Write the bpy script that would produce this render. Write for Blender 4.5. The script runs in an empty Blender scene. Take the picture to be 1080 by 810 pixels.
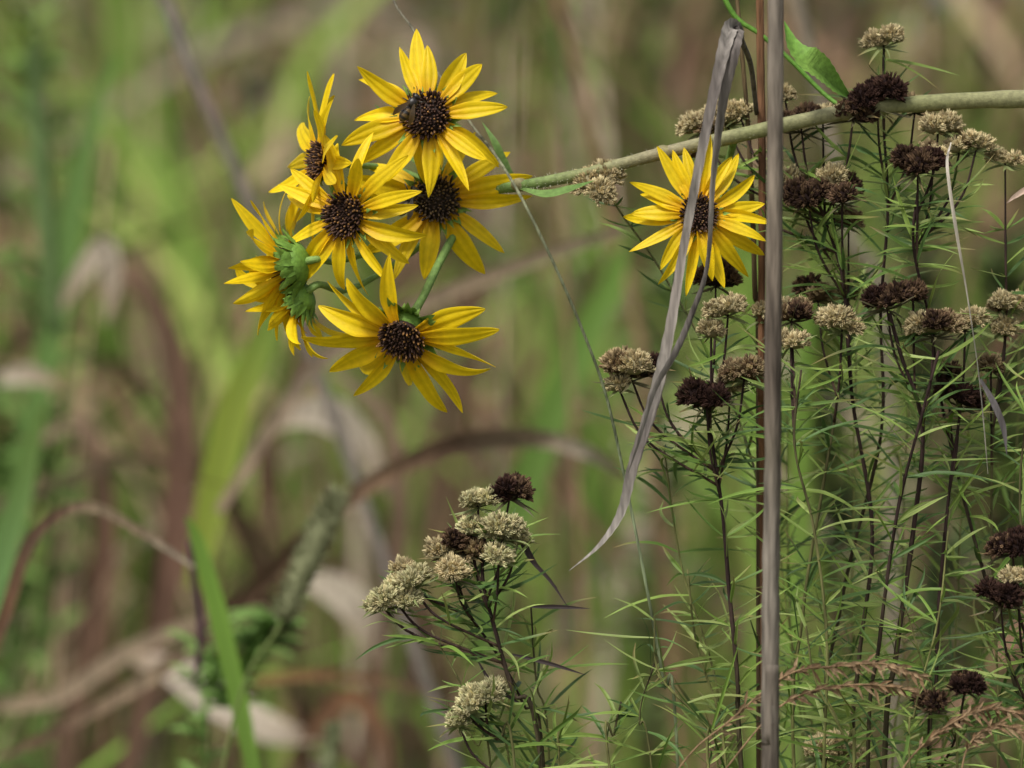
import bpy, math, random
from mathutils import Vector, Matrix, Quaternion, noise

R = random.Random(11)
S = 0.45/1080.0          # metres per measured unit on the flower plane
CAMD = 2.0               # camera to flower plane
CZ = 1.1                 # height of the flowers' middle

def P(u, v, y=0.0):
    k = (CAMD+y)/CAMD
    return Vector(((u-540)*S*k, y, CZ-(v-405)*S*k))

def lerp(a, b, t): return a+(b-a)*t
def mixc(a, b, t): return tuple(lerp(a[i], b[i], t) for i in range(3))
def sc(c, s): return tuple(x*s for x in c)

# ------------------------------------------------------------------ mesh builder
class MB:
    def __init__(s): s.v=[]; s.f=[]; s.c=[]; s.m=[]
    def add(s, vs, fs, cs, mat=0):
        o=len(s.v); s.v.extend([tuple(p) for p in vs])
        if isinstance(cs, tuple): cs=[cs]*len(vs)
        s.c.extend(cs)
        for f in fs:
            s.f.append(tuple(i+o for i in f)); s.m.append(mat)
    def build(s, name, mats, parent=None, smooth=True):
        me=bpy.data.meshes.new(name); me.from_pydata(s.v,[],s.f)
        a=me.color_attributes.new("Col",'FLOAT_COLOR','POINT')
        flat=[]
        for c in s.c: flat.extend((max(0,c[0]),max(0,c[1]),max(0,c[2]),1.0))
        a.data.foreach_set("color",flat)
        for m in mats: me.materials.append(m)
        me.polygons.foreach_set("material_index",s.m)
        me.polygons.foreach_set("use_smooth",[smooth]*len(s.f))
        me.update()
        ob=bpy.data.objects.new(name,me); bpy.context.scene.collection.objects.link(ob)
        if parent: ob.parent=parent
        return ob

def empty(name):
    e=bpy.data.objects.new(name,None); e.empty_display_size=0.05
    bpy.context.scene.collection.objects.link(e); return e

def catmull(pts, n):
    pts=[Vector(p) for p in pts]
    if len(pts)==2: pts=[pts[0],pts[0].lerp(pts[1],0.5),pts[1]]
    out=[]; par=[]
    m=len(pts)
    for i in range(m-1):
        p0=pts[i-1] if i>0 else pts[0]*2-pts[1]
        p1=pts[i]; p2=pts[i+1]
        p3=pts[i+2] if i+2<m else pts[-1]*2-pts[-2]
        for j in range(n):
            t=j/n
            out.append(0.5*((2*p1)+(p2-p0)*t+(2*p0-5*p1+4*p2-p3)*t*t+(3*p1-p0-3*p2+p3)*t**3))
            par.append((i+t)/(m-1))
    out.append(pts[-1]); par.append(1.0)
    return out, par

def samp(lst, t):
    if not isinstance(lst,(list,)): return lst
    if len(lst)==1: return lst[0]
    x=t*(len(lst)-1); i=min(int(x),len(lst)-2); k=x-i
    a,b=lst[i],lst[i+1]
    if isinstance(a,tuple): return mixc(a,b,k)
    return a+(b-a)*k

def tube(mb, pts, rad, col, sides=7, sub=5, mat=0, wob=0.0):
    pp,par=catmull(pts,sub)
    vs=[];cs=[];fs=[]
    t0=(pp[1]-pp[0]).normalized()
    ref=Vector((0,1,0)) if abs(t0.y)<0.9 else Vector((1,0,0))
    nrm=(ref-t0*ref.dot(t0)).normalized()
    for i,p in enumerate(pp):
        t=(pp[min(i+1,len(pp)-1)]-pp[max(i-1,0)])
        if t.length<1e-9: t=t0
        t=t.normalized()
        nrm=(nrm-t*nrm.dot(t)); nrm=nrm.normalized()
        b=t.cross(nrm)
        r=samp(rad,par[i])*(1+wob*noise.noise(p*90))
        c=samp(col,par[i])
        for k in range(sides):
            a=2*math.pi*k/sides
            rr=r*(1+wob*0.5*math.sin(k*2.3))
            vs.append(p+nrm*math.cos(a)*rr+b*math.sin(a)*rr); cs.append(c)
    for i in range(len(pp)-1):
        for k in range(sides):
            k2=(k+1)%sides
            fs.append((i*sides+k,i*sides+k2,(i+1)*sides+k2,(i+1)*sides+k))
    fs.append(tuple(range(sides))[::-1]); o=(len(pp)-1)*sides
    fs.append(tuple(range(o,o+sides)))
    mb.add(vs,fs,cs,mat)
    return pp

def blade(mb, pts, wid, col, face=Vector((0,-1,0)), fold=0.25, twist=0.0, sub=5, mat=0, edge=0.0):
    """leaf ribbon with a mid-rib fold; wid = half widths"""
    pp,par=catmull(pts,sub)
    vs=[];cs=[];fs=[]
    last=None
    for i,p in enumerate(pp):
        t=(pp[min(i+1,len(pp)-1)]-pp[max(i-1,0)]).normalized()
        f=Quaternion(t,twist*par[i])@face
        sd=t.cross(f)
        if sd.length<0.15: sd=last if last else Vector((1,0,0))
        sd=sd.normalized()
        if last and sd.dot(last)<0: sd=-sd
        last=sd
        n=sd.cross(t).normalized()
        w=samp(wid,par[i]); c=samp(col,par[i])
        e=1+edge*(1 if i%2 else -1)
        vs+= [p-sd*w*e, p-n*w*fold, p+sd*w*e]
        cs+= [c, sc(c,0.82), c]
    for i in range(len(pp)-1):
        a=i*3
        fs+=[(a,a+1,a+4,a+3),(a+1,a+2,a+5,a+4)]
    mb.add(vs,fs,cs,mat)

def ellip(mb, c, M, r, col, nu=12, nv=8, mat=0):
    vs=[];cs=[];fs=[]
    for j in range(nv+1):
        th=math.pi*j/nv
        for i in range(nu):
            ph=2*math.pi*i/nu
            l=Vector((math.cos(th)*r[0],math.sin(th)*math.cos(ph)*r[1],math.sin(th)*math.sin(ph)*r[2]))
            vs.append(c+M@l); cs.append(col(j/nv,ph) if callable(col) else col)
    for j in range(nv):
        for i in range(nu):
            i2=(i+1)%nu
            fs.append((j*nu+i,j*nu+i2,(j+1)*nu+i2,(j+1)*nu+i))
    mb.add(vs,fs,cs,mat)

# ------------------------------------------------------------------ materials
def mat(name, rough=0.6, transl=0.0, nscale=400, namt=0.25, bump=0.0, spec=0.3, fine=None, stretch=None):
    m=bpy.data.materials.new(name); m.use_nodes=True
    nt=m.node_tree; N=nt.nodes; L=nt.links
    b=N['Principled BSDF']; out=N['Material Output']
    b.inputs['Roughness'].default_value=rough
    b.inputs['Specular IOR Level'].default_value=spec
    at=N.new('ShaderNodeAttribute'); at.attribute_name='Col'
    csrc=at.outputs['Color']
    tc=N.new('ShaderNodeTexCoord')
    src=tc.outputs['Object']
    if stretch:
        mp=N.new('ShaderNodeMapping'); mp.inputs['Scale'].default_value=stretch
        L.new(src,mp.inputs[0]); src=mp.outputs[0]
    if namt>0:
        no=N.new('ShaderNodeTexNoise'); no.inputs['Scale'].default_value=nscale; no.inputs['Detail'].default_value=2
        L.new(src,no.inputs['Vector'])
        mr=N.new('ShaderNodeMapRange'); mr.inputs[1].default_value=0.3; mr.inputs[2].default_value=0.7
        mr.inputs[3].default_value=1-namt; mr.inputs[4].default_value=1+namt
        L.new(no.outputs['Fac'],mr.inputs[0])
        vm=N.new('ShaderNodeVectorMath'); vm.operation='SCALE'
        L.new(csrc,vm.inputs[0]); L.new(mr.outputs[0],vm.inputs['Scale'])
        csrc=vm.outputs[0]
    L.new(csrc,b.inputs['Base Color'])
    if bump>0:
        n2=N.new('ShaderNodeTexNoise'); n2.inputs['Scale'].default_value=fine or nscale*3; n2.inputs['Detail'].default_value=1
        L.new(src,n2.inputs['Vector'])
        bp=N.new('ShaderNodeBump'); bp.inputs['Strength'].default_value=bump; bp.inputs['Distance'].default_value=0.0006
        L.new(n2.outputs['Fac'],bp.inputs['Height']); L.new(bp.outputs[0],b.inputs['Normal'])
    if transl>0:
        tr=N.new('ShaderNodeBsdfTranslucent'); L.new(csrc,tr.inputs['Color'])
        mx=N.new('ShaderNodeMixShader'); mx.inputs[0].default_value=transl
        L.new(b.outputs[0],mx.inputs[1]); L.new(tr.outputs[0],mx.inputs[2]); L.new(mx.outputs[0],out.inputs['Surface'])
    return m

def plain(name):
    m=bpy.data.materials.new(name); m.use_nodes=True
    nt=m.node_tree; N=nt.nodes; L=nt.links
    b=N['Principled BSDF']
    at=N.new('ShaderNodeAttribute'); at.attribute_name='Col'
    d=N.new('ShaderNodeBsdfDiffuse'); L.new(at.outputs['Color'],d.inputs['Color'])
    N.remove(b); L.new(d.outputs[0],N['Material Output'].inputs['Surface'])
    return m

M_petal=mat("petal",0.5,0.30,350,0.07,0.25,0.25,1500)
M_disc=mat("disc_floret",0.7,0,900,0.3,0.0)
M_green=mat("sunflower_green",0.6,0.15,500,0.22,0.4)
M_stalk=mat("stalk",0.85,0,420,0.50,1.0,0.12,1300,stretch=(1,1,0.09))
M_leaf=mat("needle_leaf",0.55,0.2,120,0,0.0,0.3)
M_seed=mat("seed_head",0.85,0,500,0,0,0.1)
M_dry=mat("dry_leaf",0.75,0.15,420,0.42,0.6,0.15,1100,stretch=(1,1,0.10))
M_grass=plain("grass_blade")
M_insect=mat("insect_body",0.35,0,900,0.3,0.3,0.5)
M_wing=mat("insect_wing",0.2,0.4,900,0.2,0,0.6)

# ------------------------------------------------------------------ sunflower head
def petal(mb, M, c, az, r0, L, W, a0, curv, z0, tint, tw):
    nl,nw=14,9
    vs=[];cs=[];fs=[]
    ca,sa=math.cos(az),math.sin(az)
    side=R.uniform(-0.18,0.18); cup=R.uniform(-0.1,0.6)
    x=r0; z=z0; ang=a0
    base=(0.84,0.42,0.003); tip=(0.93,0.67,0.009)
    ph=R.uniform(0,6); kink=R.uniform(-0.7,0.5) if R.random()<0.5 else 0
    for i in range(nl+1):
        t=i/nl
        w=W*min(1,0.48+1.35*t)*max(0.0,(1-t**3.1))**0.74
        if i==nl: w=W*0.05
        for j in range(nw):
            s=(j/(nw-1))*2-1
            gro=0.12*W*math.cos(s*math.pi*2.5)*(1-t*0.6)
            yy=s*w; zz=z+gro+cup*(s*s)*w + yy*math.sin(tw*t)+0.07*W*math.sin(t*9+ph)*s
            yy=yy*math.cos(tw*t)+side*L*t*t
            lx=x; vx=lx*ca-yy*sa; vy=lx*sa+yy*ca
            vs.append(c+M@Vector((vx,vy,zz)))
            st=0.90+0.10*math.cos(s*math.pi*2.5)
            cs.append(sc(mixc(base,tip,min(1,t*2.4)),tint*st))
        x+=L/nl*math.cos(ang); z+=L/nl*math.sin(ang); ang+=curv/nl+(kink/nl*2.4 if t>0.55 else 0)
    for i in range(nl):
        for j in range(nw-1):
            a=i*nw+j; fs.append((a,a+1,a+nw+1,a+nw))
    mb.add(vs,fs,cs)

def frame(n, roll=0):
    n=Vector(n).normalized()
    q=n.to_track_quat('Z','Y')
    return (q.to_matrix() @ Matrix.Rotation(roll,3,'Z')), n

def sunflower(pos, n, rd, L, W, npet, pitch=0.12, curv=-0.25, skip=None, tipc=(0.20,0.10,0.03), seed=0, calyx=1.0, discc=(0.040,0.019,0.012)):
    global R
    R=random.Random(seed+100)
    root=empty("sunflower")
    k=S
    rd*=k; L*=k; W*=k
    M,n=frame(n,R.uniform(0,6))
    c=Vector(pos)
    mb=MB()
    for i in range(npet):
        az=2*math.pi*(i+R.uniform(-0.38,0.38))/npet
        d=M@Vector((math.cos(az),math.sin(az),0))
        if skip:
            sv=Vector(skip[0]).normalized()
            if d.dot(sv)>skip[1]: continue
        layer=i%2
        petal(mb,M,c,az,rd*0.82,L*R.uniform(0.82,1.10),W*R.uniform(0.72,1.15)*0.5,
              pitch+R.uniform(-0.26,0.26)-0.10*layer,curv+R.uniform(-0.60,0.50),-rd*0.10*layer-R.uniform(0,0.06)*rd,
              R.uniform(0.86,1.04),R.uniform(-1.1,1.1))
    mb.build("petals",[M_petal],root)
    mb=MB()
    ellip(mb,c-n*rd*0.12,M@Matrix.Rotation(math.pi/2,3,'Y'),(rd*0.42,rd*0.92,rd*0.92),sc(discc,0.6),20,10)
    NF=170
    for i in range(NF):
        f=(i+0.5)/NF; r=rd*math.sqrt(f)*R.uniform(0.95,1.06); a=i*2.39996+R.uniform(-.1,.1)
        h=0.34*rd*math.sqrt(max(0,1-f*0.9))-rd*0.08
        p=c+M@Vector((r*math.cos(a),r*math.sin(a),h))
        dirv=(M@Vector((math.cos(a)*f*0.9+R.uniform(-.3,.3),math.sin(a)*f*0.9+R.uniform(-.3,.3),1))).normalized()
        hh=rd*R.uniform(0.12,0.30)*(1.35 if 0.35<f<0.95 else 0.8)
        rr=rd*0.060
        q=dirv.to_track_quat('Z','Y').to_matrix()
        vs=[];cs=[]
        tip=sc(tipc,R.uniform(0.7,1.7)) if R.random()<(0.42 if f>0.3 else 0.15) else sc(discc,R.uniform(0.8,2.2))
        for lv,(rw,hz,cc) in enumerate(((0.9,-0.3,discc),(1.0,0.5,discc),(0.75,1.0,tip))):
            for s_ in range(5):
                b=2*math.pi*s_/5
                vs.append(p+q@Vector((math.cos(b)*rr*rw,math.sin(b)*rr*rw,hh*hz))); cs.append(cc)
        vs.append(p+q@Vector((0,0,hh*1.2))); cs.append(tip)
        fs=[]
        for lv in range(2):
            for s_ in range(5):
                s2=(s_+1)%5; fs.append((lv*5+s_,lv*5+s2,lv*5+5+s2,lv*5+5+s_))
        for s_ in range(5): fs.append((10+s_,10+(s_+1)%5,15))
        mb.add(vs,fs,cs)
    mb.build("disc",[M_disc],root)
    mb=MB()
    g=(0.16,0.30,0.045)
    ellip(mb,c-n*rd*0.42*calyx,M@Matrix.Rotation(math.pi/2,3,'Y'),(rd*0.50*calyx,rd*0.80*calyx,rd*0.80*calyx),g,16,10)
    for ring in range(3):
        for i in range(11):
            a=2*math.pi*(i+0.33*ring+R.uniform(-.2,.2))/11
            rad=M@Vector((math.cos(a),math.sin(a),0))
            b0=c-n*rd*(0.80-0.12*ring)*calyx+rad*rd*0.45*calyx
            b1=c-n*rd*(0.45-0.06*ring)*calyx+rad*rd*(0.92)*calyx
            b2=c-n*rd*(0.16+R.uniform(-.1,.1))*calyx+rad*rd*(1.12+0.1*ring)*calyx
            b3=b2+(rad*R.uniform(0.25,0.6)-n*R.uniform(-0.35,0.25))*rd*0.8
            blade(mb,[b0,b1,b2,b3],[rd*0.18,rd*0.21,rd*0.13,rd*0.01],[sc(g,0.7),g,(0.26,0.40,0.08)],face=n if ring else rad,fold=0.3,sub=3)
    mb.build("calyx",[M_green],root)
    return c-n*rd*0.85*calyx, n

F=[]
F.append(sunflower(P(450,122,0.0),(-0.14,-1,0.14),24,71,20.5,18,seed=1,pitch=0.10))
F.append(sunflower(P(460,210,0.026),(0.05,-1,0.02),24,80,22,14,seed=12,discc=(0.05,0.034,0.026),tipc=(0.13,0.09,0.045),pitch=0.0))
F.append(sunflower(P(364,227,-0.008),(-0.52,-0.85,-0.08),23,74,19,18,seed=3,pitch=0.12))
F.append(sunflower(P(336,170,0.012),(-0.90,-0.38,0.10),19,82,19,18,seed=4,pitch=0.28))
F.append(sunflower(P(302,280,0.006),(-0.88,0.32,-0.16),23,70,19,20,seed=5,pitch=0.66,curv=-0.5,calyx=1.25))
F.append(sunflower(P(310,318,0.012),(-0.78,0.32,-0.50),18,60,17,16,seed=6,pitch=0.62,curv=-0.4,calyx=1.35))
F.append(sunflower(P(424,357,-0.008),(-0.24,-0.74,-0.58),23,86,22,18,seed=17,pitch=0.02,curv=-0.15,skip=((0.40,0,0.8),0.64),calyx=1.35))
F.append(sunflower(P(737,226,0.006),(0.12,-1,0.06),19,67,17,22,seed=8,pitch=0.08,tipc=(0.14,0.08,0.03)))
R=random.Random(5)

# ------------------------------------------------------------------ sunflower stem
mb=MB()
sg=(0.26,0.27,0.12); st=(0.34,0.29,0.18)
main=[Vector((0.78,0.12,0.0)),Vector((0.70,0.12,0.55)),Vector((0.58,0.10,1.05)),
      P(1300,104,0.05),P(1080,104,0.03),P(960,110,0.022),P(890,118,0.02),P(790,140,0.018),P(700,161,0.016),P(620,182,0.018),P(560,194,0.02),P(520,200,0.03),P(490,208,0.045)]
rr=[0.006]*4+[0.0041,0.0037,0.0034,0.0032,0.0029,0.0027,0.0025,0.0024,0.0021]
tube(mb,main,rr,[st,st,st,st,(0.30,0.29,0.15),sg,(0.32,0.30,0.17),sg,(0.30,0.26,0.16),sg,(0.18,0.27,0.08),(0.16,0.27,0.07),(0.16,0.27,0.07)],10,8,wob=0.14)
for p,r in ((P(890,118,0.02),0.0042),(P(700,161,0.016),0.0035),(P(548,195,0.022),0.0032)):
    ellip(mb,p,Matrix.Identity(3),(r*1.3,r,r*1.02),(0.27,0.24,0.12),10,8)
hub=P(490,208,0.045)
gg=(0.18,0.30,0.08)
def ped(i,mid,r=0.0016,start=None):
    b,n=F[i]
    tube(mb,[start or hub]+mid+[b-n*0.006,b+n*0.003],[r,r*0.9,r*0.9,r*1.3],[gg,gg,(0.22,0.34,0.09)],8,5,wob=0.1)
ped(0,[P(478,170,0.045)])
ped(1,[P(478,205,0.05)])
ped(2,[P(430,215,0.045)])
ped(3,[P(420,180,0.05)])
ped(4,[P(430,250,0.055),P(360,275,0.035)])
ped(5,[P(440,262,0.06),P(370,305,0.04)])
ped(6,[P(483,238,0.035),P(462,280,0.02),P(447,312,0.01)],0.0021)
b,n=F[7]
tube(mb,[P(775,145,0.02),P(765,180,0.035),P(748,215,0.028),b+n*0.002],[0.0018,0.0014,0.0018],gg,8,5)
for pts,w in (([P(548,198,0.02),P(575,204,0.01),P(600,199,0.005),P(628,190,0.0)],6),
              ([P(545,193,0.03),P(532,172,0.03),P(522,150,0.03),P(508,128,0.035)],5),
              ([P(500,205,0.04),P(440,165,0.05),P(415,130,0.05),P(395,110,0.05)],9)):
    blade(mb,pts,[w*0.3*S,w*S,w*0.8*S,0.1*S],[gg,(0.12,0.22,0.05)],face=Vector((0.1,-0.8,0.6)),fold=0.4)
mp=catmull(main[4:],30)[0]
for i in range(700):
    p=R.choice(mp); d=Vector((R.uniform(-1,1),R.uniform(-1,.4),R.uniform(-1,1))).normalized()
    q=p+d*0.0027
    blade(mb,[q,q+d*0.0012],[0.00012,0.00003],(0.5,0.48,0.35),sub=1)
mb.build("sunflower_stem",[M_green])
mb=MB()
lg=(0.12,0.27,0.035)
blade(mb,[P(898,103,0.02),P(884,90,0.010),P(868,72,0.0),P(852,60,-0.004),P(838,46,0.0),P(827,22,0.01)],[1*S,9*S,15*S,17*S,11*S,0.5*S],[lg,(0.22,0.38,0.07),lg],face=Vector((0.25,-0.95,0.15)),fold=0.7,twist=0.5,sub=6,edge=0.06)
tube(mb,[P(740,-60,0.03),P(765,0,0.03),P(780,22,0.03),P(800,35,0.03),P(830,60,0.03),P(868,98,0.028),P(892,116,0.02)],[0.0013,0.0011,0.0010],lg,7,6)
mb.build("sunflower_leaf",[M_green])

# ------------------------------------------------------------------ bees
def bee(c, M, k, col1, col2):
    root=empty("bee")
    mb=MB()
    ellip(mb,c+M@Vector((-7*k,0,0)),M,(9*k,5.2*k,5*k),lambda t,p:(col2 if int(t*9)%2 else col1),16,18)
    ellip(mb,c+M@Vector((5*k,0,1*k)),M,(5.5*k,5*k,4.8*k),sc(col1,1.3),14,10)
    ellip(mb,c+M@Vector((12*k,0,0)),M,(3*k,4*k,3.6*k),col1,12,8)
    for s_ in (-1,1):
        ellip(mb,c+M@Vector((12.6*k,s_*3*k,1*k)),M,(1.7*k,1.3*k,2.2*k),(0.01,0.008,0.008),8,6)
        tube(mb,[c+M@Vector((14*k,s_*1.2*k,1.5*k)),c+M@Vector((18*k,s_*3*k,3*k)),c+M@Vector((20*k,s_*5*k,1*k))],0.4*k,col1,5,3)
        for j,x in enumerate((7,4,1)):
            tube(mb,[c+M@Vector((x*k,s_*3*k,-2*k)),c+M@Vector(((x+(1-j)*4)*k,s_*8*k,0.5*k)),c+M@Vector(((x+(1-j)*6)*k,s_*11*k,-5*k))],[0.8*k,0.6*k,0.35*k],col1,5,3)
    mb.build("body",[M_insect],root)
    mb=MB()
    for s_ in (-1,1):
        blade(mb,[c+M@Vector((5*k,s_*2*k,5*k)),c+M@Vector((-2*k,s_*5*k,6*k)),c+M@Vector((-9*k,s_*8*k,6*k)),c+M@Vector((-15*k,s_*9*k,5*k))],[0.6*k,2.4*k,2.8*k,0.8*k],sc(col2,0.7),face=M@Vector((0,0,1)),fold=0.05)
    mb.build("wings",[M_wing],root)
def axes(xd, zd=(0,-1,0)):
    x=Vector(xd).normalized(); z=Vector(zd); z=(z-x*z.dot(x)).normalized(); y=z.cross(x)
    return Matrix((x,y,z)).transposed()
bee(P(432,113,-0.0135),axes((0.55,0,0.85)),S*1.1,(0.015,0.012,0.010),(0.12,0.07,0.02))
bee(P(430,212,0.010),axes((0.5,0,0.85)),S*1.15,(0.05,0.045,0.04),(0.12,0.10,0.08))

# ------------------------------------------------------------------ mountain mint
TAN=(0.66,0.57,0.33); TAN2=(0.52,0.41,0.23); BRN=(0.20,0.125,0.072); DRK=(0.035,0.018,0.016); GTAN=(0.62,0.60,0.33)
PAL={'t':(TAN,TAN2),'b':(BRN,TAN2),'d':(DRK,(0.08,0.042,0.03)),'g':(GTAN,TAN),'m':(DRK,BRN)}
def glom(mb, c, up, r, kind, flat=0.78):
    """one rounded cluster of dry tubular calyces"""
    c1,c2=PAL[kind]
    q=Vector(up).normalized().to_track_quat('Z','Y').to_matrix()
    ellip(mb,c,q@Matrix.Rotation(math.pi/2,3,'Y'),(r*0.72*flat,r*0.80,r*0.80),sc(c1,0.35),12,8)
    unit=2.25*S
    N=max(26,int(2.6*math.pi*r*r/(3.6*unit*unit)))
    off=R.uniform(0,50)
    tone=R.uniform(0.8,1.12)
    for i in range(N):
        z=1-(i+0.5)/N*1.45
        rho=math.sqrt(max(0,1-z*z)); a=i*2.39996
        d=Vector((rho*math.cos(a),rho*math.sin(a),z))
        d=(d+Vector((R.uniform(-.16,.16),R.uniform(-.16,.16),R.uniform(-.16,.16)))).normalized()
        bumpy=1+0.30*noise.noise(d*2.2+Vector((off,0,0)))+R.uniform(-0.12,0.14)
        p=c+q@Vector((d.x*r*0.8*bumpy,d.y*r*0.8*bumpy,d.z*r*0.8*flat*bumpy))
        dd=(q@(d+Vector((R.uniform(-.25,.25),R.uniform(-.25,.25),0.35)))).normalized()
        qq=dd.to_track_quat('Z','Y').to_matrix()
        h=unit*R.uniform(1.2,3.0); rr=unit*R.uniform(0.62,1.02)
        col=mixc(c1,c2,R.random()); col=sc(col,R.uniform(0.6,1.2)*tone)
        vs=[];cs=[];fs=[]
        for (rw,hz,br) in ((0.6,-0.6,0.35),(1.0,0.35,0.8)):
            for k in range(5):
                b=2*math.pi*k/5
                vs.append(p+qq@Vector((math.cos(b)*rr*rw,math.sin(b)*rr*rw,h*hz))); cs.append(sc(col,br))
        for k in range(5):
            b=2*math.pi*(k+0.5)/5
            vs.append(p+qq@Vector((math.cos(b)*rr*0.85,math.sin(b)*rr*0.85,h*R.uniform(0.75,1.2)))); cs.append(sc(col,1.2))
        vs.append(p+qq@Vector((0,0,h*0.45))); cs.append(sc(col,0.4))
        for k in range(5):
            k2=(k+1)%5
            fs.append((k,k2,5+k2,5+k)); fs.append((5+k,5+k2,10+k)); fs.append((5+k2,5+k,15)); 
            fs.append((10+k,5+k2,15)); fs.append((5+k,10+k,15))
        mb.add(vs,fs,cs)

def needle(mb, p, d, L, w, col):
    d=Vector(d).normalized()
    sag=R.uniform(-0.18,0.32)*L
    side=d.cross(Vector((0,0,1))); 
    side=side.normalized() if side.length>0.01 else Vector((1,0,0))
    k=side*R.uniform(-0.14,0.14)*L
    pts=[p,p+d*L*0.33+k*0.6,p+d*L*0.7+k-Vector((0,0,sag*0.4)),p+d*L-Vector((0,0,sag))+k*0.3]
    f=(Vector((R.uniform(-.5,.5),-0.6,R.uniform(0.2,1.0)))).normalized()
    tipc=col if R.random()<0.8 else (0.30,0.22,0.09)
    blade(mb,pts,[w*0.5,w,w*0.75,w*0.06],[col,col,tipc],face=f,fold=0.35,sub=3)

LG=[(0.16,0.26,0.045),(0.12,0.21,0.04),(0.23,0.33,0.07),(0.19,0.26,0.06),(0.30,0.38,0.11),(0.085,0.16,0.04),(0.07,0.13,0.035)]
def leaves_along(mb, pp, step, Lr, v_from=0, dens=1.0, wide=1.0):
    acc=R.uniform(0,step); az=R.uniform(0,6.28)
    for i in range(1,len(pp)):
        seg=(pp[i]-pp[i-1]).length; acc+=seg
        if acc>=step:
            acc=R.uniform(-0.3,0.3)*step; az+=math.pi/2+R.uniform(-.3,.3)
            t=(pp[i-1]-pp[i]).normalized()
            if t.z<0: t=-t
            for s_ in (0,math.pi):
                if R.random()>dens: continue
                o=Vector((math.cos(az+s_),math.sin(az+s_)*0.7,0))
                nn=R.choice((1,1,1,2,3))
                for j in range(nn):
                    el=R.uniform(-0.1,1.15)
                    d=o*math.cos(el*0.8)+t*math.sin(el*0.8)+Vector((R.uniform(-.3,.3),R.uniform(-.3,.3),R.uniform(-.2,.1)))
                    L=R.uniform(*Lr)*(1 if j==0 else R.uniform(0.3,0.7))*S
                    needle(mb,pp[i],d,L,wide*R.uniform(1.3,2.7)*S*(1 if j==0 else 0.75),sc(R.choice(LG),R.uniform(0.75,1.2)))

class Mint:
    def __init__(s,base): s.base=base; s.main=[]; s.ms=MB(); s.ml=MB(); s.mh=MB()
    def stem(s,pts,r=1.9,ground=True,dark=0.55,leaf=True,keep=True,Lr=(50,105),step=21):
        w=[P(p[0]+(R.uniform(-7,7) if 0<i<len(pts)-1 else 0),p[1],p[2]) for i,p in enumerate(pts)]
        if ground:
            b=s.base+Vector((R.uniform(-.05,.05),R.uniform(-.04,.04),0))
            w+= [w[-1].lerp(b,0.35)+Vector((0,0,0.03)), b]
        dk=(0.036,0.022,0.020); gn=(0.15,0.155,0.055)
        n=len(w)
        cols=[mixc(dk,gn,max(0,min(1,(i/(n-1)-0.40+(dark-0.55))*1.5*dark))) for i in range(n)]
        rad=[r*S*lerp(0.75,1.35,i/(n-1)) for i in range(n)]
        pp=tube(s.ms,w,rad,cols,6,7,wob=0.2)
        if keep: s.main.append(pp)
        if leaf:
            vis=[p for p in pp if p.z>CZ-0.21]
            dense=catmull(vis,4)[0] if len(vis)>2 else vis
            leaves_along(s.ml,dense,step*S,Lr,dens=0.9)
        return pp
    def head(s,u,v,r,kind,y=None,sub=None,att=110):
        y=R.uniform(-0.02,0.03) if y is None else y
        c=P(u,v,y)
        best=None
        for pp in s.main:
            for p in pp:
                dz=c.z-p.z
                if dz<0.4*att*S or dz>2.2*att*S: continue
                sco=abs(p.x-c.x)*1.6+abs(dz-att*S)+abs(p.y-c.y)
                if best is None or sco<best[0]: best=(sco,p)
        if best is None: best=(0,c+Vector((0.01,0,-att*S)))
        p=best[1]
        mid=Vector((lerp(p.x,c.x,0.72),lerp(p.y,c.y,0.6),lerp(p.z,c.z,0.45)))
        dk=(0.036,0.022,0.020)
        pp=tube(s.ms,[c-Vector((0,0,r*S*0.3)),mid,p],[1.2*S,1.5*S,1.7*S],[dk,dk,(0.07,0.045,0.03)],6,6,wob=0.2)
        leaves_along(s.ml,catmull(pp[4:],4)[0],17*S,(30,75),dens=0.85)
        up=(c-mid).normalized()+Vector((R.uniform(-.4,.4),-0.25+R.uniform(-.2,.2),0.3))
        if r>16:
            k=R.choice((3,4,5)) if r>21 else R.choice((2,3))
            a0=R.uniform(0,6)
            for j in range(k):
                a=a0+2*math.pi*j/k
                o=Vector((math.cos(a)*0.55,math.sin(a)*0.45,R.uniform(-0.26,0.30)))*r*S
                kk=kind
                if kind=='b': kk=R.choice('bbttm')
                if kind=='d': kk=R.choice('dddm')
                if kind=='t': kk=R.choice('tttttb')
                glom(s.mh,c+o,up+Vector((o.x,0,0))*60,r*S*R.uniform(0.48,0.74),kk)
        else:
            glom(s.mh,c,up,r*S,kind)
        for j in range(10):
            a=2*math.pi*j/10+R.uniform(-.3,.3)
            d=Vector((math.cos(a),math.sin(a)*0.8,R.uniform(-0.45,0.5)))
            cc=(0.24,0.28,0.11) if kind in 'tg' else (0.12,0.11,0.055)
            needle(s.ml,c-Vector((0,0,r*S*0.45)),d,r*S*R.uniform(0.8,1.8),1.7*S,cc)
    def done(s):
        root=empty("mountain_mint_plant")
        s.ms.build("stems",[M_stalk],root); s.ml.build("leaves",[M_leaf],root,smooth=False); s.mh.build("seed_heads",[M_seed],root,smooth=False)

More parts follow.
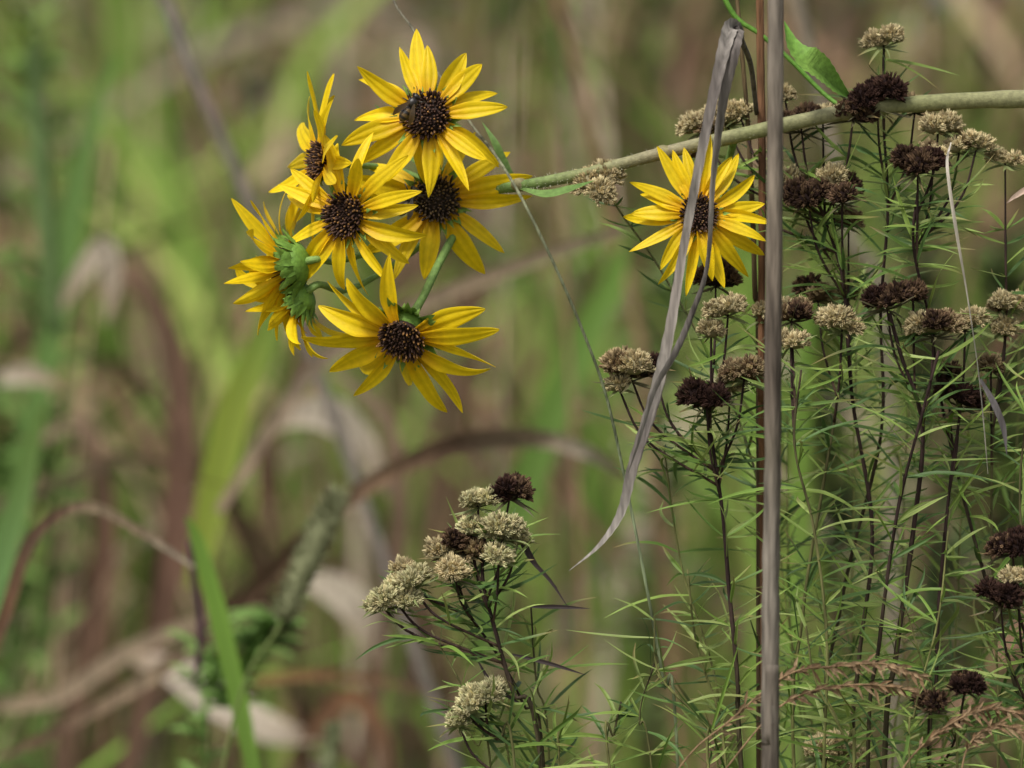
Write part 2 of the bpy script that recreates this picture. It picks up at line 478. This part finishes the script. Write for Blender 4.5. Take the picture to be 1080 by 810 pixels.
m=Mint(Vector((0.16,0.03,0)))
m.stem([(747,440,0.0),(763,540,0.0),(774,620,0.0),(779,720,0.005),(783,830,0.01)],2.6)
m.stem([(888,350,0.02),(880,420,0.02),(868,520,0.02),(850,650,0.02),(838,830,0.02)],1.9,dark=1)
m.stem([(938,330,-0.01),(955,375,-0.01),(976,450,-0.005),(962,560,0.0),(946,690,0.0),(932,830,0.0)],3.0)
m.stem([(1012,440,0.01),(1006,520,0.01),(994,640,0.01),(985,740,0.01),(980,830,0.01)],2.4)
m.stem([(870,230,0.03),(888,300,0.03),(898,420,0.03),(914,560,0.03),(905,700,0.03),(898,830,0.03)],2.4)
m.stem([(1062,345,0.03),(1050,450,0.03),(1042,600,0.03),(1050,720,0.03),(1052,830,0.03)],1.8,dark=1)
m.stem([(990,370,-0.015),(975,450,-0.015),(945,540,-0.01),(925,680,-0.01),(915,830,-0.01)],2.2)
m.stem([(932,60,0.04),(936,130,0.04),(940,220,0.035),(930,330,0.04),(925,460,0.045),(890,640,0.05),(870,830,0.05)],2.0)
m.stem([(968,200,0.0),(965,260,0.0),(975,340,0.01),(1000,430,0.015),(1030,560,0.02),(1075,720,0.02),(1090,830,0.02)],2.0)
m.stem([(800,420,0.05),(815,520,0.05),(822,640,0.05),(815,830,0.05)],1.6,dark=1)
m.stem([(845,390,-0.02),(842,470,-0.02),(860,560,-0.02),(870,680,-0.02),(868,830,-0.02)],1.7,dark=1)
m.stem([(1085,420,0.0),(1078,520,0.0),(1080,660,0.0),(1075,830,0.0)],1.7,dark=1)
m.stem([(1130,300,0.02),(1120,420,0.02),(1110,660,0.0),(1100,830,0.0)],1.7,dark=1)
for (u0,v0,u1,yy) in [(700,470,760,.03),(690,650,750,-.01),(830,430,850,.12),(960,400,940,.14),
                      (1030,380,990,.10),(1075,300,1020,.13),(1000,560,960,-.03),(725,600,770,.02),
                      (850,660,900,-.03),(820,560,860,.1),(905,260,900,.12),(955,640,1010,-.02)]:
    m.stem([(u0,v0,yy),(lerp(u0,u1,.35)+R.uniform(-14,14),lerp(v0,830,.35),yy),(lerp(u0,u1,.7)+R.uniform(-14,14),lerp(v0,830,.7),yy),(u1,840,yy)],R.uniform(1.1,1.6),dark=1.3,keep=False,Lr=(40,100))
m.stem([(655,740,0.0),(652,775,0.0),(645,830,0.0)],1.5,dark=1,keep=False)
m.stem([(690,700,0.0),(680,760,0.0),(690,840,0.0)],1.2,dark=1,keep=False)
for h in [(932,41,19,'t',.04),(925,102,27,'d',.02),(900,118,20,'m',.02),(845,128,24,'m',.03),(828,100,11,'t',.04),(868,122,13,'t',.04),(990,130,19,'t',.02),(965,112,15,'b',.03),
          (968,172,24,'d',-.005),(985,160,16,'b',.01),(1012,155,15,'t',.02),(1030,152,16,'t',.02),(1060,166,17,'t',.03),(878,190,25,'b',.03),(852,205,22,'m',.02),(842,186,16,'t',.035),(888,205,18,'m',.01),
          (768,325,19,'t',0),(750,348,13,'t',0),(785,393,21,'t',.0),(770,405,14,'t',.01),(835,330,20,'b',.01),(834,357,17,'t',0),(862,308,19,'b',.04),(808,330,15,'t',.03),
          (888,340,20,'t',.01),(935,316,22,'d',-.01),(963,309,14,'m',.0),(985,345,23,'b',-.01),(1018,340,18,'b',.01),(1062,320,20,'t',.03),(1060,345,14,'t',.03),
          (665,390,25,'b',.0),(652,405,13,'t',0),(690,385,13,'d',.0),(745,418,23,'d',-.005),(1012,418,23,'d',.01),(1000,395,15,'m',.02),(1045,385,13,'b',.03),
          (755,292,22,'m',.03),(1068,574,21,'d',-.01),(1055,628,22,'d',-.02),(1074,612,15,'t',-.02),(980,742,17,'d',-.03),(1018,722,16,'d',-.03),(872,790,22,'t',.02),(905,800,14,'t',.02),
          (895,232,14,'b',.04),(740,132,21,'t',.04),(765,122,20,'t',.045),(735,158,14,'b',.04),(780,118,12,'t',.04),(895,308,14,'b',.05)]:
    m.head(h[0],h[1],h[2]*1.08,h[3],h[4])
pp=tube(m.ms,[P(632,190,.03),P(655,225,.035),P(700,290,.045),P(770,420,.05),P(815,560,.05)],[1.1*S,1.3*S,1.6*S],(0.12,0.13,0.06),6,6)
leaves_along(m.ml,catmull(pp[4:],3)[0],22*S,(35,70),dens=0.8)
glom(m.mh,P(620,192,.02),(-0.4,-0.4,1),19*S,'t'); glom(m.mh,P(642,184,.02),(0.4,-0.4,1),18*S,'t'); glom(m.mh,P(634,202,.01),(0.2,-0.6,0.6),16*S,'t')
m.done()

m=Mint(Vector((0.03,0.0,0)))
m.stem([(512,560,0.0),(516,610,0.0),(522,665,0.0),(545,730,0.0),(572,820,0.0)],2.4)
m.stem([(478,610,0.01),(500,650,0.01),(521,690,0.008),(548,742,0.01),(575,830,0.01)],1.7)
m.stem([(505,755,-0.01),(525,780,-0.01),(545,830,-0.01)],1.5,dark=1)
m.stem([(560,640,0.03),(565,720,0.03),(580,840,0.03)],1.3,dark=1)
for (u0,v0,u1,yy) in [(455,665,540,.0),(600,740,590,.0),(470,740,520,.01)]:
    m.stem([(u0,v0,yy),(lerp(u0,u1,.5),lerp(v0,830,.5),yy),(u1,840,yy)],1.2,dark=1.2,keep=False,Lr=(40,80))
for h in [(504,527,18,'g',0),(538,517,20,'d',.0),(530,560,21,'g',-.005),(526,586,14,'g',-.01),(478,574,23,'b',.0),(480,604,18,'b',-.01),(545,566,14,'g',.0),(496,556,14,'g',0),(500,580,13,'b',0),
          (418,628,25,'g',0),(436,612,19,'g',0),(402,634,15,'g',0),(424,600,12,'t',.01),(512,730,21,'g',-.01),(494,745,19,'g',-.01),(484,760,12,'g',-.01)]:
    m.head(h[0],h[1],h[2]*1.10,h[3],h[4],att=70)
for pts in ([P(545,565,0),P(560,590,0),P(580,612,0),P(600,642,0)],[P(548,560,0),P(565,595,0),P(588,620,0)],[P(548,742,0),P(520,722,0),P(500,690,0)],[P(560,640,0),P(590,640,0),P(622,642,0)],[P(540,690,0),P(580,700,0),P(618,712,0)]):
    blade(m.ml,pts,[1*S,2.4*S,1.8*S,0.2*S],(0.05,0.035,0.035),sub=4)
m.done()

# ------------------------------------------------------------------ tall dry stalks and leaves by the flowers
mb=MB()
gy=(0.165,0.14,0.115)
tube(mb,[Vector((0.105,-0.09,0.0)),P(812,900,-0.09),P(812,780,-0.09),P(813,600,-0.09),P(815,480,-0.09),P(815,400,-0.09),P(817,200,-0.09),P(818,60,-0.09),P(818,-120,-0.09),P(816,-500,-0.09)],[9.0*S,8.6*S,8.4*S,8.4*S,8.0*S,8.2*S,7.8*S,7.6*S,7.5*S,6*S],[gy,(0.12,0.10,0.08),gy,(0.20,0.175,0.145),(0.13,0.11,0.085),(0.10,0.08,0.065),(0.17,0.14,0.11),gy,gy,gy],12,14,wob=0.14)
mb.build("dry_stalk",[M_stalk])
mb=MB()
tube(mb,[Vector((0.12,0.03,0.0)),P(806,700,0.035),P(803,400,0.03),P(804,200,0.03),P(802,60,0.03),P(800,-150,0.03),P(798,-400,.03)],[4.5*S,4.5*S,4.2*S,4.2*S,4*S,3*S],[(0.16,0.08,0.04),(0.13,0.065,0.035),(0.19,0.10,0.05)],8,10,wob=0.15)
mb.build("brown_stalk",[M_stalk])
mb=MB()
tube(mb,[Vector((0.11,0.04,0.0)),P(800,600,0.045),P(796,300,0.04),P(790,150,0.04),P(782,50,0.035),P(770,-80,0.04)],[3*S,2.8*S,2.5*S,2*S],[(0.09,0.06,0.035),(0.11,0.08,0.04)],7,10,wob=0.15)
mb.build("brown_stalk",[M_stalk])

mb=MB()
dl=(0.26,0.235,0.21); dl2=(0.14,0.12,0.11)
blade(mb,[P(782,48,-0.02),P(778,30,-0.025),P(770,30,-0.035),P(758,75,-0.045),P(740,160,-0.05),P(722,255,-0.045),P(706,350,-0.045),P(690,420,-0.04),P(668,490,-0.04),P(655,540,-0.035),P(632,575,-0.03),P(600,602,-0.025)],
      [3*S,7*S,8*S,6*S,5*S,4.5*S,6*S,8*S,7.5*S,6.5*S,4*S,0.4*S],[dl2,dl,dl,dl2,dl,(0.32,0.28,0.25),dl,dl2,dl,(0.33,0.3,0.27),dl],face=Vector((0.25,-0.95,0.1)),fold=0.6,twist=1.3,sub=7,edge=0.06)
blade(mb,[P(782,46,-0.02),P(779,34,-0.03),P(773,60,-0.04),P(762,110,-0.04),P(752,190,-0.035),P(746,280,-0.035),P(728,335,-0.04),P(712,372,-0.045),P(690,412,-0.045),P(672,470,-0.045),P(662,500,-0.045)],
      [3*S,6*S,6*S,5*S,3*S,2.5*S,4*S,5.5*S,5*S,3*S,0.4*S],[dl,dl2,dl,dl2,(0.3,0.27,0.25),dl],face=Vector((-0.3,-0.95,0.0)),fold=0.6,twist=-1.6,sub=7,edge=0.06)
tube(mb,[P(798,120,0.03),P(792,70,0.0),P(783,45,-0.02),P(776,28,-0.025)],[2.5*S,3*S,3.5*S],dl2,7,5)
mb.build("dry_grass_leaf",[M_dry])

mb=MB()
tube(mb,[P(400,-60,0.05),P(415,0,0.05),P(436,32,0.05),P(470,90,0.045),P(500,135,0.03),P(520,160,0.0),P(548,205,-0.03),P(585,280,-0.03),P(615,350,-0.02),P(640,420,-0.01),P(662,520,0.0),P(682,620,0.0),P(700,720,0.0),P(716,830,0.0),Vector((0.09,0.0,0.45)),Vector((0.10,0.01,0.0))],[1.2*S,1.6*S,1.7*S,1.7*S,1.8*S,1.9*S,2.2*S],[(0.22,0.2,0.16),(0.16,0.16,0.10),(0.16,0.19,0.11),(0.17,0.21,0.10)],6,8)
mb.build("grass_stem",[M_stalk])
mb=MB()
wh=(0.50,0.46,0.40)
blade(mb,[P(1003,150,-0.02),P(999,175,-0.03),P(1008,240,-0.03),P(1020,310,-0.03),P(1030,380,-0.03),P(1036,430,-0.03),P(1042,500,-0.03)],[0.5*S,1.6*S,2.4*S,1.8*S,2.2*S,1.4*S,0.3*S],[wh,(0.38,0.34,0.28),wh,(0.4,0.36,0.3)],fold=0.4,twist=2.5,sub=7)
blade(mb,[P(1034,400,-0.025),P(1048,425,-0.03),P(1058,450,-0.03),P(1062,480,-0.03),],[1.5*S,3.5*S,3.2*S,0.3*S],(0.10,0.09,0.09),fold=0.4,sub=6)
mb.build("dry_grass_leaf",[M_dry])
mb=MB()
blade(mb,[P(1062,214,-0.03),P(1072,206,-0.03),P(1090,197,-0.03),P(1130,190,-0.03)],[0.3*S,2.5*S,3.5*S,2*S],(0.45,0.33,0.26),fold=0.4)
mb.build("dry_grass_leaf",[M_dry])

mb=MB()
def panicle(pts,n,Ls):
    pp=tube(mb,pts,[1.0*S,1.2*S,0.9*S],(0.26,0.17,0.095),5,8)
    for i in range(n):
        t=i/n
        ii=int(t*(len(pp)-1)*0.72)
        p=pp[ii]; q=pp[min(len(pp)-1,ii+1)]
        d=(p-q).normalized() if (p-q).length>0 else Vector((1,0,0))
        d=(d+Vector((R.uniform(-.7,.7),R.uniform(-.7,.7),R.uniform(-1.0,.6)))).normalized()
        L=R.uniform(*Ls)*S
        c=mixc((0.33,0.23,0.135),(0.20,0.12,0.065),R.random())
        blade(mb,[p,p+d*L*0.5,p+d*L-Vector((0,0,0.1*L))],[0.3*S,1.7*S,0.2*S],c,sub=3,fold=0.5)
panicle([P(968,712,-0.05),P(930,700,-0.05),P(880,703,-0.05),P(830,712,-0.05),P(770,760,-0.05),P(715,812,-0.05),P(640,950,-0.05)],100,(6,22))
panicle([P(960,728,-0.05),P(915,722,-0.05),P(860,728,-0.05),P(815,752,-0.05),P(750,830,-0.05)],60,(6,20))
panicle([P(1075,752,-0.05),P(1040,748,-0.05),P(1000,765,-0.05),P(960,800,-0.05),P(930,850,-0.05)],80,(6,22))
panicle([P(1085,775,-0.05),P(1050,765,-0.05),P(1020,790,-0.05),P(1010,850,-0.05)],60,(6,22))
mb.build("straw_seed_panicle",[M_dry])

# ------------------------------------------------------------------ mid-distance plants, behind the flowers
def ribbon(name,pts,w,cols,face=(0,-1,0.2),tw=0.0,fold=0.25,mt=None):
    b=MB()
    k=[S*(CAMD+p[2])/CAMD for p in pts]
    blade(b,[P(*p) for p in pts],[a*kk for a,kk in zip(w,k)],cols,face=Vector(face).normalized(),twist=tw,fold=fold,sub=8)
    return b.build(name,[mt or M_dry])
T=(0.28,0.21,0.14); TD=(0.13,0.08,0.052); TL=(0.50,0.43,0.34)
ribbon("dead_grass_leaf",[(0,800,.7),(60,770,.7),(150,720,.7),(240,650,.7),(330,560,.65),(400,505,.65),(480,470,.65),(560,462,.7),(620,478,.7),(670,510,.72)],[3,6,8,9,9,10,12,11,9,2],[TD,TD,T,TD,TD,(0.22,0.14,0.09),TD,T,TL,T],tw=0.8)
ribbon("dead_grass_leaf",[(-20,720,.45),(8,640,.45),(30,575,.45),(62,542,.45),(100,535,.45),(150,562,.45),(205,598,.45)],[6,7,7,6,6,5,2],[TD,(0.13,0.07,0.04),TD,TD,T,T,TL],tw=0.6)
ribbon("dead_grass_leaf",[(230,540,.8),(300,430,.8),(350,372,.8),(450,318,.8),(560,275,.8),(660,240,.8)],[5,8,9,9,8,5],[T,(0.22,0.17,0.12),T,(0.24,0.19,0.13)],tw=0.5)
ribbon("dead_grass_leaf",[(285,455,1.1),(315,438,1.1),(350,438,1.1),(385,470,1.1),(410,520,1.1)],[4,13,20,14,4],[T,TL,TL,T],tw=0.3)
ribbon("dead_grass_leaf",[(310,610,1.2),(350,620,1.2),(385,650,1.2),(400,700,1.2)],[6,17,20,6],[TL,TL,T])
ribbon("dead_grass_leaf",[(140,695,1.1),(180,705,1.1),(225,735,1.1),(290,770,1.1),(340,780,1.1)],[8,20,27,22,6],[T,(0.58,0.49,0.40),TL,T],face=(0,-0.6,0.8))
ribbon("dead_grass_leaf",[(60,330,1.2),(85,290,1.2),(110,262,1.2),(118,300,1.2),(112,340,1.2)],[4,10,13,11,3],[T,TL,T],tw=0.4)
ribbon("dead_grass_leaf",[(240,730,.9),(290,715,.9),(340,712,.9),(400,718,.9),(450,730,.9)],[3,5,6,4,2],[(0.22,0.14,0.05),(0.20,0.11,0.05),TD])
ribbon("dead_grass_leaf",[(380,830,1.2),(400,700,1.2),(420,560,1.2),(410,450,1.2),(350,390,1.2)],[8,10,10,8,4],[TD,TD,(0.2,0.13,0.09),T])
ribbon("dead_grass_leaf",[(130,830,1.3),(170,660,1.3),(190,500,1.3),(185,380,1.3),(140,290,1.3),(100,310,1.3)],[9,14,17,14,9,4],[TD,(0.18,0.10,0.07),TD,(0.24,0.15,0.10)])
ribbon("dead_grass_leaf",[(0,400,1.2),(30,395,1.2),(60,405,1.2)],[6,12,4],[TL,T])
ribbon("dead_grass_leaf",[(0,745,1.0),(60,735,1.0),(130,690,1.0),(200,660,1.0),(280,640,1.0)],[6,9,9,7,2],[T,(0.25,0.19,0.13),T])
ribbon("dead_grass_leaf",[(300,830,1.1),(330,770,1.1),(370,735,1.1),(400,770,1.1),(410,830,1.1)],[6,9,11,9,5],[TD,(0.20,0.10,0.05),TD])
ribbon("dead_grass_leaf",[(60,830,1.3),(90,700,1.3),(110,560,1.3),(90,450,1.3),(30,470,1.3)],[10,12,12,9,3],[TD,(0.16,0.09,0.06),T])
b=MB(); tube(b,[P(600,1150,1.0),P(450,720,1.0),P(345,420,1.0),P(265,220,1.0),P(205,80,1.0),P(150,-60,1.0)],0.004,(0.18,0.155,0.135),8,8); b.build("dry_stalk",[M_stalk])
b=MB(); tube(b,[Vector((0.2,1.4,0)),P(690,500,1.4),P(650,260,1.4),P(600,40,1.4),P(560,-80,1.4)],0.004,(0.22,0.14,0.08),8,8); b.build("brown_stalk",[M_stalk])
b=MB(); tube(b,[Vector((0.25,1.0,0)),P(940,500,1.0),P(895,240,1.0),P(850,40,1.0),P(820,-80,1.0)],0.004,(0.20,0.17,0.13),8,8); b.build("dry_stalk",[M_stalk])
GB=(0.13,0.23,0.035); GB2=(0.10,0.18,0.03); GY=(0.22,0.28,0.035)
ribbon("green_grass_blade",[(270,830,.45),(252,740,.45),(228,640,.45),(208,570,.45),(196,545,.45)],[7,10,10,7,1],[GB,(0.16,0.29,0.04),GB],mt=M_leaf,fold=0.4)
ribbon("green_grass_blade",[(205,620,1.0),(225,520,1.0),(248,430,1.0),(275,360,1.0),(285,310,1.0)],[10,17,18,13,3],[GY,GY,GB],mt=M_leaf)
ribbon("green_grass_blade",[(500,700,1.3),(560,500,1.3),(610,370,1.3),(645,300,1.3),(660,250,1.3)],[12,18,18,13,3],[GB2,(0.14,0.26,0.04)],mt=M_leaf)
ribbon("green_grass_blade",[(-30,700,.8),(0,590,.8),(22,520,.8),(45,430,.8)],[12,15,13,3],[(0.13,0.25,0.08),(0.12,0.20,0.04)],mt=M_leaf)
ribbon("green_grass_blade",[(20,500,1.4),(60,330,1.4),(80,200,1.4),(120,60,1.4)],[12,15,13,3],[(0.12,0.22,0.05)],mt=M_leaf)
b=MB(); tube(b,[P(205,720,.5),P(212,670,.5),P(205,610,.5),P(200,570,.5)],[3*S,5*S,5*S,3*S],(0.07,0.035,0.05),8,6); b.build("dark_stem",[M_stalk])

def foxtail(pts,r,col,name="foxtail_grass"):
    root=empty(name)
    b=MB(); w=[P(*p) for p in pts]
    y=pts[0][2]; k=S*(CAMD+y)/CAMD
    pp=tube(b,w,[r*k*0.35,r*k*0.8,r*k*0.8,r*k*0.5],col,10,8)
    g=w[-1]; d0=(w[-1]-w[-2]).normalized()
    tube(b,[g,g+d0*0.08,Vector((g.x-0.07,g.y,CZ-0.5)),Vector((g.x-0.08,g.y,0))],2*k,(0.14,0.18,0.06),6,6)
    for p in pp:
        for j in range(60):
            d=Vector((R.uniform(-1,1),R.uniform(-1,1),R.uniform(-.6,.9)))
            if d.length<0.1: continue
            d.normalize(); d=(d+(w[0]-w[-1]).normalized()*0.8).normalized()
            q=p+Vector((R.uniform(-1,1),R.uniform(-1,1),R.uniform(-1,1)))*r*k*0.4
            blade(b,[q,q+d*r*k*0.6,q+d*r*k*1.2],[0.9*k,0.7*k,0.1*k],sc(col,R.uniform(0.7,1.5)),sub=1)
    b.build("seed_spike",[M_grass],root)
foxtail([(352,530,.4),(338,562,.4),(321,600,.4),(300,650,.4)],16,(0.19,0.20,0.11))
foxtail([(35,60,1.1),(42,150,1.1),(50,250,1.1),(58,350,1.1)],12,(0.12,0.18,0.07))
foxtail([(352,770,.6),(348,800,.6),(345,830,.6),(342,860,.6)],9,(0.20,0.22,0.12))

def leafy(pts,col,n,L,w,name="goldenrod_plant"):
    root=empty(name); b=MB(); W_=[P(*p) for p in pts]
    y=pts[0][2]; k=S*(CAMD+y)/CAMD
    g=W_[-1]; W_.append(Vector((g.x,g.y,0)))
    pp=tube(b,W_,[2*k,3*k,3.5*k,4*k],sc(col,0.8),7,10)
    vis=[p for p in catmull(pp,3)[0] if p.z>CZ-0.33]
    for i in range(n):
        p=R.choice(vis); a=R.uniform(0,6.28)
        d=Vector((math.cos(a),math.sin(a),R.uniform(0.1,1.2))).normalized(); l=L*k*R.uniform(.6,1.2)
        blade(b,[p,p+d*l*.4,p+d*l*.75-Vector((0,0,l*.08)),p+d*l-Vector((0,0,l*.25))],[w*k*.4,w*k,w*k*.8,w*k*.1],sc(col,R.uniform(.6,1.5)),face=Vector((0,-.5,.8)).normalized(),sub=3)
    b.build("foliage",[M_grass],root)
leafy([(292,650,.6),(265,690,.6),(238,745,.6),(215,830,.6)],(0.15,0.25,0.07),150,52,5)
leafy([(30,30,1.5),(40,200,1.5),(50,500,1.5),(50,830,1.5)],(0.11,0.18,0.05),110,70,7)
leafy([(0,420,1.6),(0,600,1.6),(10,830,1.6)],(0.11,0.18,0.05),60,70,9)
leafy([(690,300,1.8),(700,500,1.8),(680,830,1.8)],(0.10,0.14,0.05),110,60,7)
leafy([(960,200,1.6),(980,500,1.6),(990,830,1.6)],(0.06,0.085,0.035),150,60,8)
leafy([(860,300,1.9),(870,500,1.9),(880,830,1.9)],(0.06,0.08,0.035),150,60,8)
leafy([(1060,250,1.7),(1060,500,1.7),(1070,830,1.7)],(0.06,0.08,0.03),150,60,8)

# ------------------------------------------------------------------ prairie grass mass
R=random.Random(78)
mb=MB()
cols_g=[(0.14,0.24,0.045),(0.18,0.26,0.055),(0.10,0.17,0.035),(0.20,0.24,0.065)]
cols_d=[(0.40,0.30,0.19),(0.26,0.17,0.105),(0.14,0.085,0.055),(0.33,0.27,0.205),(0.22,0.135,0.09)]
def meadow(n,y0,y1,hmin,hmax,wmin,wmax,clump=1.0):
    for _ in range(n):
        y=y0+(y1-y0)*(R.random()**0.8)
        hw=0.16*(y+2)+0.7
        x=R.uniform(-hw,hw)
        fr=4.0/(1+0.25*y)
        z=noise.noise(Vector((x*fr,y*0.7,3.1)))
        z2=noise.noise(Vector((x*fr*1.7,y*0.9,13.1)))
        xn=x/(0.1125*(y+2))
        gprob=0.46+2.1*z*clump+(0.06 if xn<-0.4 else 0)
        br=0.90+1.8*z2
        br=max(0.28,min(1.7,br))
        if xn>0.35: br*=0.72
        H=R.uniform(hmin,hmax)
        ln=R.uniform(0,6.28); la=R.uniform(0.02,0.35)*H
        dx,dy=math.cos(ln)*la,math.sin(ln)*la
        w=R.uniform(wmin,wmax)
        if R.random()<gprob:
            c=sc(R.choice(cols_g),R.uniform(0.7,1.35)*br); c2=c
            pts=[Vector((x,y,0)),Vector((x+dx*.15,y+dy*.15,H*.45)),Vector((x+dx*.5,y+dy*.5,H*.8)),Vector((x+dx*1.3,y+dy*1.3,H*R.uniform(.85,1)))]
            wd=[w*.8,w,w*.8,w*.08]
        else:
            c=sc(R.choice(cols_d),R.uniform(0.6,1.3)*br); c2=sc(c,R.uniform(0.9,1.5))
            if R.random()<0.6:
                k=R.uniform(1.2,3.4)
                pts=[Vector((x,y,0)),Vector((x+dx*.3,y+dy*.3,H*.6)),Vector((x+dx*.9,y+dy*.9,H*.78)),Vector((x+dx*k,y+dy*k,H*R.uniform(.35,.7)))]
                wd=[w*.8,w*1.2,w*1.1,w*.1]
            else:
                pts=[Vector((x,y,0)),Vector((x+dx*.3,y+dy*.3,H*.4)),Vector((x+dx*.6,y+dy*.6,H*.8)),Vector((x+dx,y+dy,H*1.1))]
                wd=[w*.6,w*.5,w*.4,w*.25]
        a=R.uniform(-0.9,0.9)
        blade(mb,pts,wd,[c,c,c2],face=Vector((math.sin(a),-math.cos(a),0.15)),fold=0.3,sub=3)
meadow(420,1.3,2.6,0.8,1.5,0.002,0.006)
meadow(1200,2.6,5.0,0.9,1.7,0.004,0.011)
meadow(2500,5.0,12.0,1.2,2.5,0.006,0.020)
mb.build("prairie_grass",[M_grass])

# ------------------------------------------------------------------ distant trees
mb=MB()
def leafclump(c,r,n,col,sz):
    for _ in range(n):
        d=Vector((R.gauss(0,1),R.gauss(0,1),R.gauss(0,1))); d.normalize(); d*=r*R.random()**0.4
        p=c+Vector((d.x,d.y,d.z*.8)); q=Quaternion(Vector((R.uniform(-1,1),R.uniform(-1,1),R.uniform(-1,1))).normalized(),R.uniform(0,3)).to_matrix()
        s_=sz*R.uniform(.6,1.3); cc=sc(col,R.uniform(.6,1.4))
        mb.add([p+q@Vector((-s_,0,0)),p+q@Vector((0,-s_*.5,0)),p+q@Vector((s_,0,0)),p+q@Vector((0,s_*.5,0))],[(0,1,2,3)],cc)
for i in range(22):
    x=-14+i*1.3+R.uniform(-.4,.4); y=24+R.uniform(-2.5,4); H=R.uniform(5.5,8.5)
    tube(mb,[Vector((x,y,-.1)),Vector((x+.1,y,H*.4)),Vector((x+R.uniform(-.3,.3),y,H*.85))],[.16,.11,.03],(0.09,0.07,0.05),7,4)
    tone=R.choice([(0.08,0.12,0.035),(0.10,0.14,0.035),(0.12,0.10,0.06),(0.07,0.09,0.035)])
    for j in range(18):
        a=R.uniform(0,6.28); rr_=R.uniform(.1,1.3); z=H*R.uniform(.08,1)
        c=Vector((x+math.cos(a)*rr_,y+math.sin(a)*rr_,z))
        tube(mb,[Vector((x,y,z*.8)),c],[.04,.015],(0.09,0.07,0.05),5,2)
        leafclump(c,R.uniform(.6,1.0),60,sc(tone,R.uniform(.6,1.5)),.18)
mb.build("distant_trees",[M_grass])

# ------------------------------------------------------------------ ground
gm=bpy.data.materials.new("meadow_soil"); gm.use_nodes=True
nt=gm.node_tree; b=nt.nodes['Principled BSDF']; b.inputs['Roughness'].default_value=0.95
tc=nt.nodes.new('ShaderNodeTexCoord'); no=nt.nodes.new('ShaderNodeTexNoise'); no.inputs['Scale'].default_value=1.7; no.inputs['Detail'].default_value=6
cr=nt.nodes.new('ShaderNodeValToRGB'); cr.color_ramp.elements[0].position=.35; cr.color_ramp.elements[0].color=(0.09,0.06,0.035,1); cr.color_ramp.elements[1].position=.65; cr.color_ramp.elements[1].color=(0.10,0.13,0.04,1)
nt.links.new(tc.outputs['Object'],no.inputs['Vector']); nt.links.new(no.outputs['Fac'],cr.inputs[0]); nt.links.new(cr.outputs[0],b.inputs['Base Color'])
g=MB(); n=40; vs=[];fs=[]
for i in range(n+1):
    for j in range(n+1):
        x=((i/n)*2-1); y=((j/n)*2-1); x=x*abs(x)*300; y=y*abs(y)*300
        d=math.hypot(x,y); vs.append((x,y,(0.25*noise.noise(Vector((x*.07,y*.07,0))) if d>30 else 0)))
for i in range(n):
    for j in range(n):
        a=i*(n+1)+j; fs.append((a,a+n+1,a+n+2,a+1))
g.add(vs,fs,(0.1,0.1,0.05)); g.build("ground",[gm])

# ------------------------------------------------------------------ light, sky, camera
el=math.radians(52); az=math.radians(-30)
sd=Vector((math.sin(az)*math.cos(el),-math.cos(az)*math.cos(el),math.sin(el)))
sun=bpy.data.lights.new("sun",'SUN'); sun.energy=3.1; sun.angle=math.radians(10); sun.color=(1,0.96,0.88)
so=bpy.data.objects.new("sun",sun); bpy.context.scene.collection.objects.link(so)
so.rotation_euler=sd.to_track_quat('Z','Y').to_euler()
w=bpy.data.worlds.new("World"); bpy.context.scene.world=w; w.use_nodes=True
nt=w.node_tree; bg=nt.nodes['Background']; bg.inputs['Strength'].default_value=0.14
sky=nt.nodes.new('ShaderNodeTexSky'); sky.sky_type='NISHITA'; sky.sun_disc=False
sky.sun_elevation=el; sky.sun_rotation=math.atan2(sd.x,sd.y); sky.air_density=1.0; sky.dust_density=4.0
hs=nt.nodes.new('ShaderNodeHueSaturation'); hs.inputs['Saturation'].default_value=0.30
nt.links.new(sky.outputs[0],hs.inputs['Color']); nt.links.new(hs.outputs[0],bg.inputs['Color'])

cam=bpy.data.cameras.new("camera"); co=bpy.data.objects.new("camera",cam); bpy.context.scene.collection.objects.link(co)
co.location=(0,-CAMD,CZ); co.rotation_euler=(math.radians(90),0,0)
cam.sensor_width=36; cam.lens=36*CAMD/0.45; cam.clip_start=0.05; cam.clip_end=1000
cam.dof.use_dof=True; cam.dof.focus_distance=CAMD-0.003; cam.dof.aperture_fstop=6.0; cam.dof.aperture_blades=7
bpy.context.scene.camera=co
bpy.context.scene.view_settings.view_transform='Standard'
bpy.context.scene.view_settings.look='None'
bpy.context.scene.view_settings.exposure=0
